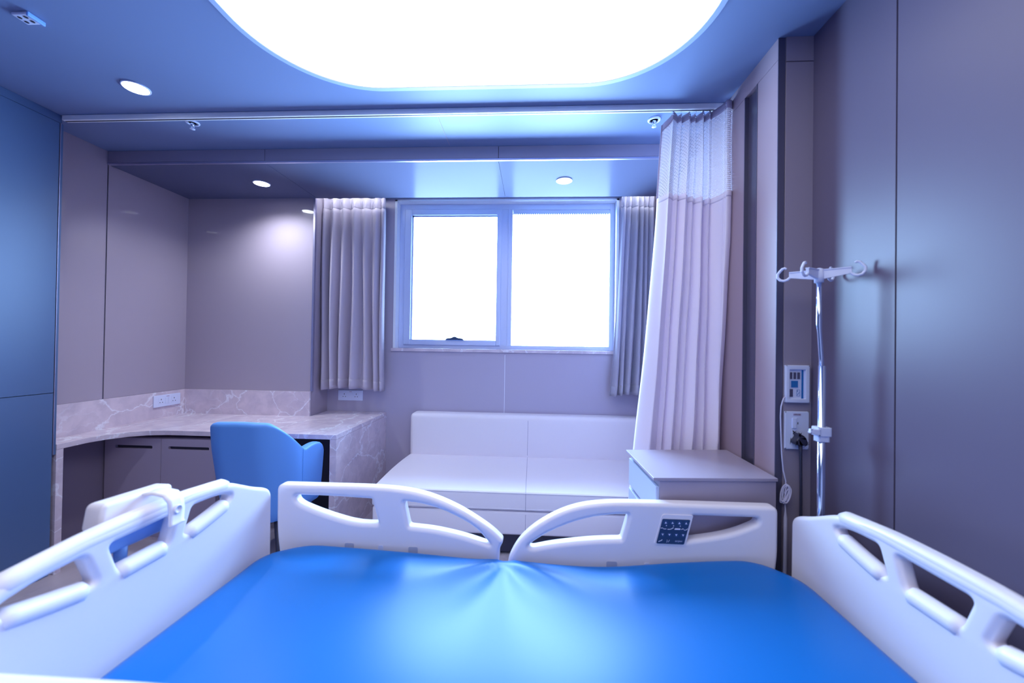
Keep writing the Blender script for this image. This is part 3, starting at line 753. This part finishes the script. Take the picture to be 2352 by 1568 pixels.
line([(.02, .625), (.08, .645), (.13, .60), (.22, .605)]); line([(.27, .59), (.38, .60), (.44, .64), (.47, .67)]); line([(.52, .60), (.72, .60), (.72, .63), (.53, .63)], .0013); line([(.76, .60), (.82, .64), (.88, .58), (.95, .60), (.98, .65)])
for u in (.19, .45, .69): line([(u, .725), (u + .005, .755)], .0014)
line([(.06, .08), (.11, .11), (.15, .13), (.18, .17)]); line([(.35, .17), (.37, .12), (.35, .06)], .0006); line([(.44, .17), (.42, .09), (.39, .08)], .0006)
text_mesh('stryker', .0085, lambda a, b: (kx(.78, .13)[0] + a, RY - .0044, kx(.78, .13)[1] + b), M['ink'], 'lettering', r2)
# near pair of rails
stretch = lambda l: [(x + (.13 if x > -.60 else 0), *r) for x, *r in l]
rail('side_rail', stretch(foot_out), [foot_holes[0][:2] + stretch(foot_holes[0][2:5]) + foot_holes[0][5:], stretch(foot_holes[1])], .440, -1, .112)
rail('side_rail', [(x if x > .2 else x + .16, *r) for x, *r in head_out], [[(x if x > .26 else .26 - (.26 - x) * .45, *r) for x, *r in head_holes[0]], head_holes[1]], .440, -1, .02)
# deck, base, legs
MB().box(-.885, .825, .47, 1.325, .40, .438, .01).build('mattress_deck', M['steel'], bed)
MB().box(-.70, .70, .62, 1.14, .24, .30, .01).build('base_frame', M['steel'], bed)
for x in (-.5, .5): MB().box(x - .05, x + .05, .70, 1.06, .30, .40, .01).build('lift_column', M['steel'], bed)
for x in (-.72, .72):
    for y in (.62, 1.14):
        l = MB().tube([(x, y, .27), (x, y, FZ + .08)], .020, 12).build('leg', M['steel'], bed, smooth=True)
        MB().lathe((x, y - .015, FZ + .0625), [(.02, 0), (.0625, .004), (.0625, .026), (.02, .030)], 24, 'y').build('castor', M['black'], l, smooth=True)
for x, zt_ in ((-.918, .40), (.861, .40)): MB().box(x - .015 if x < 0 else x - .06, x + .06 if x < 0 else x + .015, YC - .2, YC + .2, .37, .41, .005).build('board_bracket', M['steel'], bed)

# mattress
def matt():
    out = []
    x0, x1, y0, y1 = -.893, .832, .452, 1.318
    poly = [(x0, y0, .06), (x1, y0, .06), (x1, y1 - .10, .05), (x1 - .085, y1, .05), (x0 + .10, y1, .05), (x0, y1 - .075, .05)]
    base = fillet(poly, .05, 8)
    # resample evenly
    P = [Vector(p) for p in base]; seg = [(P[(i + 1) % len(P)] - P[i]).length for i in range(len(P))]; tot = sum(seg); N = 240
    pts = []; i = 0; acc = 0
    for k in range(N):
        d_ = tot * k / N
        while acc + seg[i] < d_: acc += seg[i]; i += 1
        pts.append(P[i].lerp(P[(i + 1) % len(P)], (d_ - acc) / seg[i]))
    c = Vector((-.03, .88))
    def h(x, y):
        z = .600 + .006 * math.cos((x + .03) * 1.2)
        dx = x + .085; far = max(0, min(1, (y - .70) / .55)); far = far * far * (3 - 2 * far)
        z -= (.026 * math.exp(-abs(dx) / .30) + .026 * math.exp(-((x - .24) / .24) ** 2) + .006 * max(0, min(1, -x / .2)) - .006 * max(0, min(1, (x - .55) / .2))) * far
        r = math.hypot(dx, (y - 1.285)); th = math.atan2(y - 1.285, dx)
        z += .0100 * math.exp(-(r / .34) ** 1.5) * (1 - math.exp(-r / .09)) * math.cos(6 * (th + PI / 2))
        z += .0022 * math.sin(5.1 * x + 1.3) * math.sin(6.3 * y)
        return z
    rings = []
    R_ = .045
    for s in [k / 46 for k in range(1, 47)]:
        ring = []
        for p in pts:
            q = c + (p - c) * s; edge = (p - q).length
            z = h(q.x, q.y)
            if edge < R_: z -= R_ * (1 - math.sqrt(max(0, 1 - ((R_ - edge) / R_) ** 2)))
            ring.append((q.x, q.y, z))
        rings.append(ring)
    for zz in (.535, .50, .455): rings.append([(p.x, p.y, zz) for p in pts])
    rings.append([((c + (p - c) * .97).x, (c + (p - c) * .97).y, .4395) for p in pts])
    return MB().ring_loft(rings, True)
mt = matt().build('mattress', M['mattress'], None, smooth=True)
tag(mt, 'bright blue vinyl covered mattress lying on the white bed', 'mattress')

# bed handset hooked on the footboard
hs = thing('bed_handset', (-.96, .88, .80), 'white bed control handset clipped over the footboard bar', 'handset')
MB().round_plate(fillet([(.806, .800, .014), (.815, .918, .014), (.974, .908, .012), (.986, .792, .014)], .012), [], lambda u, v, q: (-.985 + q, u, v), .034, .008).build('housing', M['plastic_b'], hs, smooth=True)
MB().round_plate(fillet([(.802, .862, .012), (.812, .922, .014), (.978, .912, .012), (.982, .862, .012)], .012), [], lambda u, v, q: (-.990 + q, u, v), .046, .009).build('cover', M['plastic'], hs, smooth=True)
cl = MB()
path = [(-.952, .908), (-.945, .9115), (-.920, .9135), (-.892, .909), (-.8780, .894), (-.8745, .868), (-.8760, .838), (-.872, .834)]
cl.grid(len(path) - 1, 4, lambda u, v: (path[round(u * (len(path) - 1))][0], .897 + .040 * v, path[round(u * (len(path) - 1))][1]))
cl.build('clip', M['plastic'], hs, smooth=True, solid=.005, recalc=True)
MB().lathe((-.8735, .917, .872), [(.0105, 0), (.0105, .004), (.008, .005), (.0075, .002), (.001, .0015)], 20, 'x').build('clip_button', M['plastic'], hs, smooth=True)
MB().tube([(-.962, .865, .802), (-.962, .865, .770), (-.962, .864, .755)], [.013, .012, .008], 12).build('strain_relief', M['plastic_b'], hs, smooth=True)
MB().tube([(-.962, .864, .757), (-.962, .862, .735), (-.964, .853, .70), (-.972, .835, .64), (-.985, .82, .55), (-.990, .82, .42), (-.985, .85, .33), (-.96, .88, .29)], .0042, 8).build('cord', M['cable'], hs, smooth=True)

# ------------------------------------------------------------------ drip stand on the headboard corner
iv = thing('drip_stand', (.9065, 1.273, .22), 'chrome drip pole with a white four-hook head behind the headboard', 'drip stand')
IX, IY = .9065, 1.273
MB().tube([(IX + .004, IY, .22), (IX + .004, IY, 1.238)], .0105, 18).build('lower_tube', M['chrome'], iv, smooth=True)
MB().tube([(IX + .003, IY, 1.18), (IX + .002, IY, 1.262), (IX - .004, IY, 1.345), (IX - .0055, IY, 1.365), (IX - .0065, IY, 1.512)], [.0066, .0066, .0066, .0078, .0078], 16).build('upper_rod', M['chrome'], iv, smooth=True)
HX = IX - .0065; HZ = 1.512
hb = MB(); hb.lathe((HX, IY, HZ), [(.0125, -.012), (.0135, .004), (.0125, .030), (.004, .034)], 20)
hd_ = hb.build('hook_hub', M['plastic_w'], iv, smooth=True)
for vx, vy in ((.085, -.066), (-.085, .066), (-.085, -.050), (.080, .050)):
    L_ = math.hypot(vx, vy); ux, uy = vx / L_, vy / L_; z0 = HZ + .012
    b = MB(); n = Vector((-uy, ux, 0)) * .004
    A0 = Vector((HX + ux * .008, IY + uy * .008, 0)); A1 = Vector((HX + ux * (L_ - .030), IY + uy * (L_ - .030), 0))
    for sgn in (1,):
        v8 = []
        for P_, za, zb in ((A0, z0 - .014, z0 + .014), (A1, z0 - .002, z0 + .014)):
            for nn in (n, -n): v8 += [P_ + nn + Vector((0, 0, za)), P_ + nn + Vector((0, 0, zb))]
        q = [b.bm.verts.new(p) for p in v8]
        for f in ((0, 1, 5, 4), (2, 6, 7, 3), (0, 4, 6, 2), (1, 3, 7, 5), (0, 2, 3, 1), (4, 5, 7, 6)): b.bm.faces.new([q[i] for i in f])
    # top flange
    for P0, P1 in ((A0, A1),):
        w_ = Vector((-uy, ux, 0)) * .006
        q = [b.bm.verts.new(p) for p in (P0 + w_ + Vector((0, 0, z0 + .014)), P0 - w_ + Vector((0, 0, z0 + .014)), P1 - w_ + Vector((0, 0, z0 + .014)), P1 + w_ + Vector((0, 0, z0 + .014)), P0 + w_ + Vector((0, 0, z0 + .017)), P0 - w_ + Vector((0, 0, z0 + .017)), P1 - w_ + Vector((0, 0, z0 + .017)), P1 + w_ + Vector((0, 0, z0 + .017)))]
        for f in ((0, 1, 2, 3), (4, 7, 6, 5), (0, 4, 5, 1), (1, 5, 6, 2), (2, 6, 7, 3), (3, 7, 4, 0)): b.bm.faces.new([q[i] for i in f])
    hk = []
    for (du, dz_) in ((-.030, .012), (-.027, .000), (-.020, -.007), (-.010, -.010), (.000, -.007), (.007, .002), (.007, .013), (.001, .022), (-.006, .030), (-.012, .032), (-.017, .029)):
        hk.append((HX + ux * (L_ + du - .006), IY + uy * (L_ + du - .006), z0 + dz_))
    b.tube(hk, [.0035] + [.0042] * 8 + [.0036, .003], 8)
    b.build('hook_arm', M['plastic_w'], iv, smooth=False)
cz = 1.022
c_ = MB(); c_.plate(fillet([(IX - .016, IY - .018, .006), (IX + .026, IY - .018, .008), (IX + .026, IY + .018, .008), (IX - .016, IY + .018, .006)]), [], lambda u, v, q: (u, v, cz - .004 + q), .028)
c_.plate(fillet([(IX - .012, IY - .014, .006), (IX + .022, IY - .014, .006), (IX + .022, IY + .014, .006), (IX - .012, IY + .014, .006)]), [], lambda u, v, q: (u, v, cz - .022 + q), .02)
c_.build('clamp', M['plastic_w'], iv, bevel=.002, bseg=2)
c_ = MB(); c_.plate(fillet([(IX - .012, cz + .018, .003), (IX - .040, cz + .020, .003), (IX - .043, cz + .006, .003), (IX - .012, cz - .002, .003)]), [], lambda u, v, q: (u, IY - .020 + q, v), .012)
c_.build('clamp_lever', M['plastic_w'], iv, bevel=.002, bseg=2)

# ------------------------------------------------------------------ niche wall plates
NY = 1.4486
np_ = thing('nurse_call_panel', (.9465, NY, 1.164), 'white framed nurse call panel with grey and blue buttons', 'wall panel')
MB().plate(fillet([(.9055, 1.0975, .003), (.9875, 1.0975, .003), (.9875, 1.231, .003), (.9055, 1.231, .003)]), [fillet([(.919, 1.112, .002), (.973, 1.112, .002), (.973, 1.2155, .002), (.919, 1.2155, .002)])[::-1]], lambda u, v, q: (u, NY - q, v), .012).build('frame', M['plastic_w'], np_, bevel=.002, bseg=2)
box('face', M['plastic_w'], np_, .9185, .9735, NY - .005, NY - .0002, 1.1115, 1.216)
for i in range(3): box('button', M['grey_key'], np_, .9215 + i * .0132, .9300 + i * .0132, NY - .0072, NY - .0049, 1.182, 1.2055)
for i in range(2): box('button', M['blue_key'], np_, .9270 + i * .0115, .9380 + i * .0115, NY - .0072, NY - .0049, 1.152, 1.1755)
box('button', M['grey_key'], np_, .9215, .9325, NY - .0072, NY - .0049, 1.118, 1.1455)
box('side_strip', M['blue_key'], np_, .9625, .9685, NY - .0068, NY - .0049, 1.1125, 1.2145)
b = MB(); b.plate(fillet([(.9465, 1.120, .002), (.9575, 1.120, .002), (.9575, 1.1445, .002), (.9465, 1.1445, .002)]), [fillet([(.9473, 1.1208, .002), (.9567, 1.1208, .002), (.9567, 1.1437, .002), (.9473, 1.1437, .002)])[::-1]], lambda u, v, q: (u, NY - .0049 - q, v), .0008)
b.tube([(.949, NY - .0056, 1.125), (.9515, NY - .0056, 1.129), (.955, NY - .0056, 1.134)], .0008, 5); b.lathe((.9495, NY - .005, 1.139), [(.0016, 0), (.0016, -.0008)], 8, 'y')
b.build('bell_mark', M['blue_key'], np_)

vs = thing('upright_socket', (.947, NY, .998), 'white upright socket plate with rocker switch and black plug', 'socket')
MB().plate(fillet([(.906, .931, .004), (.9885, .931, .004), (.9885, 1.066, .004), (.906, 1.066, .004)]), [], lambda u, v, q: (u, NY - q, v), .008).build('plate', M['plastic_w'], vs, bevel=.002, bseg=2)
MB().plate([(.929, 1.005), (.9545, 1.005), (.9545, 1.0435), (.929, 1.0435)], [], lambda u, v, q: (u, NY - .0078 - q, v), .0012).build('switch_module', M['plastic_w'], vs)
MB().box(.9295, .9430, NY - .0125, NY - .0088, 1.0065, 1.0425, .001).build('rocker', M['plastic_w'], vs)
box('indicator', M['dark'], vs, .9480, .9502, NY - .0098, NY - .0088, 1.0205, 1.0285)
MB().box(.929, .968, NY - .0090, NY - .0078, .948, 1.000).build('socket_module', M['plastic_w'], vs)
box('label_strip', M['label'], vs, .9335, .9600, NY - .0086, NY - .0078, 1.0515, 1.0585)
text_mesh('HP2-Y8', .0062, lambda a, b: (.9468 + a, NY - .0090, 1.0553 + b), M['dark'], 'lettering', vs)

pl = thing('power_plug', (.945, NY - .02, .975), 'black plug with thick black cable in the upright socket', 'plug')
MB().plate(fillet([(.925, .9545, .006), (.921, .964, .006), (.933, .979, .004), (.9335, .992, .004), (.9405, .993, .004), (.943, .988, .004), (.956, .984, .008), (.9665, .962, .008), (.962, .952, .006), (.955, .951, .004), (.934, .951, .006)], .005), [], lambda u, v, q: (u, NY - .0095 - q, v), .030).build('body', M['black'], pl, bevel=.004, bseg=3)
MB().tube([(.9465, NY - .027, .957), (.9475, NY - .027, .92), (.950, NY - .025, .86), (.953, NY - .022, .78), (.956, NY - .018, .68), (.955, NY - .02, .5), (.95, NY - .025, .2), (.948, NY - .03, FZ + .008)], [.0065, .0048, .0044, .0044, .0044, .0044, .0044, .0044], 10).build('cable', M['black'], pl, smooth=True)

cb = thing('call_cord', (.90, 1.42, .75), 'thin grey call cord tied in a coil beside the upright socket', 'cord')
c1 = MB(); y = 1.430
c1.tube([(.9060, NY - .006, 1.118), (.8985, NY - .010, 1.112), (.8890, NY - .013, 1.085), (.8855, NY - .015, 1.05), (.8868, NY - .016, 1.00), (.8895, NY - .017, .92), (.8945, NY - .018, .86), (.9030, NY - .020, .820), (.899, NY - .021, .79)], .0024, 8)
c1.build('lead', M['cable'], cb, smooth=True)
c2 = MB()
rnd = random.Random(3)
for k in range(9):
    cx = .8965 + rnd.uniform(-.004, .004); czz = .776 + rnd.uniform(-.008, .008); a0 = rnd.uniform(.0, .75)
    rx, rz = rnd.uniform(.003, .0115), .031 + rnd.uniform(-.006, .003); pts = []
    for j in range(25):
        a = 2 * PI * j / 24; u, v = rx * math.cos(a), rz * math.sin(a)
        pts.append((cx + u * math.cos(a0) + v * math.sin(a0) * .6, NY - .022 - .005 * math.cos(a) - .0016 * k, czz - u * math.sin(a0) + v * math.cos(a0)))
    c2.tube(pts, .0021, 7, cap=False)
c2.build('coil', M['cable'], cb, smooth=True)
c3 = MB(); c3.tube([(.898, NY - .022, .760), (.9005, NY - .022, .72), (.901, NY - .022, .69), (.900, NY - .023, .5), (.899, NY - .024, .35)], [.0024, .0024, .006, .0065, .006], 9)
c3.build('pear_push', M['cable'], cb, smooth=True)

# ------------------------------------------------------------------ light and world
w_ = bpy.data.worlds.new('World'); SC.world = w_; w_.use_nodes = True
bg = w_.node_tree.nodes['Background']; bg.inputs['Color'].default_value = (.41, .665, 1.0, 1); bg.inputs['Strength'].default_value = 43.0
al = bpy.data.lights.new('window_portal', 'AREA'); al.shape = 'RECTANGLE'; al.size = wx1 - wx0; al.size_y = wz1 - wz0
al.cycles.is_portal = True
ao = bpy.data.objects.new('window_portal', al); COL.objects.link(ao); ao.parent = win; ao.location = Vector(((wx0 + wx1) / 2, YW + .195, (wz0 + wz1) / 2)) - win.location; ao.rotation_euler = (-PI / 2, 0, 0)

# ------------------------------------------------------------------ camera
FPX = 890.0; yaw = math.atan(48 / FPX); pit = 7.4 / FPX; rol = .0145
F0 = Vector((-math.sin(yaw), math.cos(yaw), 0)); R0 = Vector((math.cos(yaw), math.sin(yaw), 0))
F = (F0 * math.cos(pit) + Vector((0, 0, 1)) * math.sin(pit)).normalized(); U0 = R0.cross(F)
R = R0 * math.cos(rol) + U0 * math.sin(rol); U = U0 * math.cos(rol) - R0 * math.sin(rol)
cd = bpy.data.cameras.new('camera'); cam = bpy.data.objects.new('camera', cd); COL.objects.link(cam)
cam.matrix_world = Matrix(((R.x, U.x, -F.x, 0), (R.y, U.y, -F.y, 0), (R.z, U.z, -F.z, CAM_H), (0, 0, 0, 1)))
cd.sensor_width = 36; cd.lens = FPX / 2352 * 36; cd.clip_start = .05; cd.clip_end = 60
cd.dof.use_dof = True; cd.dof.focus_distance = 2.6; cd.dof.aperture_fstop = 2.2
SC.camera = cam
SC.view_settings.view_transform = 'Standard'; SC.view_settings.look = 'None'; SC.view_settings.exposure = 0.0; SC.view_settings.gamma = 1.0
SC.view_settings.use_curve_mapping = False
SC.cycles.max_bounces = 10; SC.cycles.diffuse_bounces = 6; SC.cycles.transparent_max_bounces = 16; SC.cycles.caustics_reflective = False; SC.cycles.caustics_refractive = False
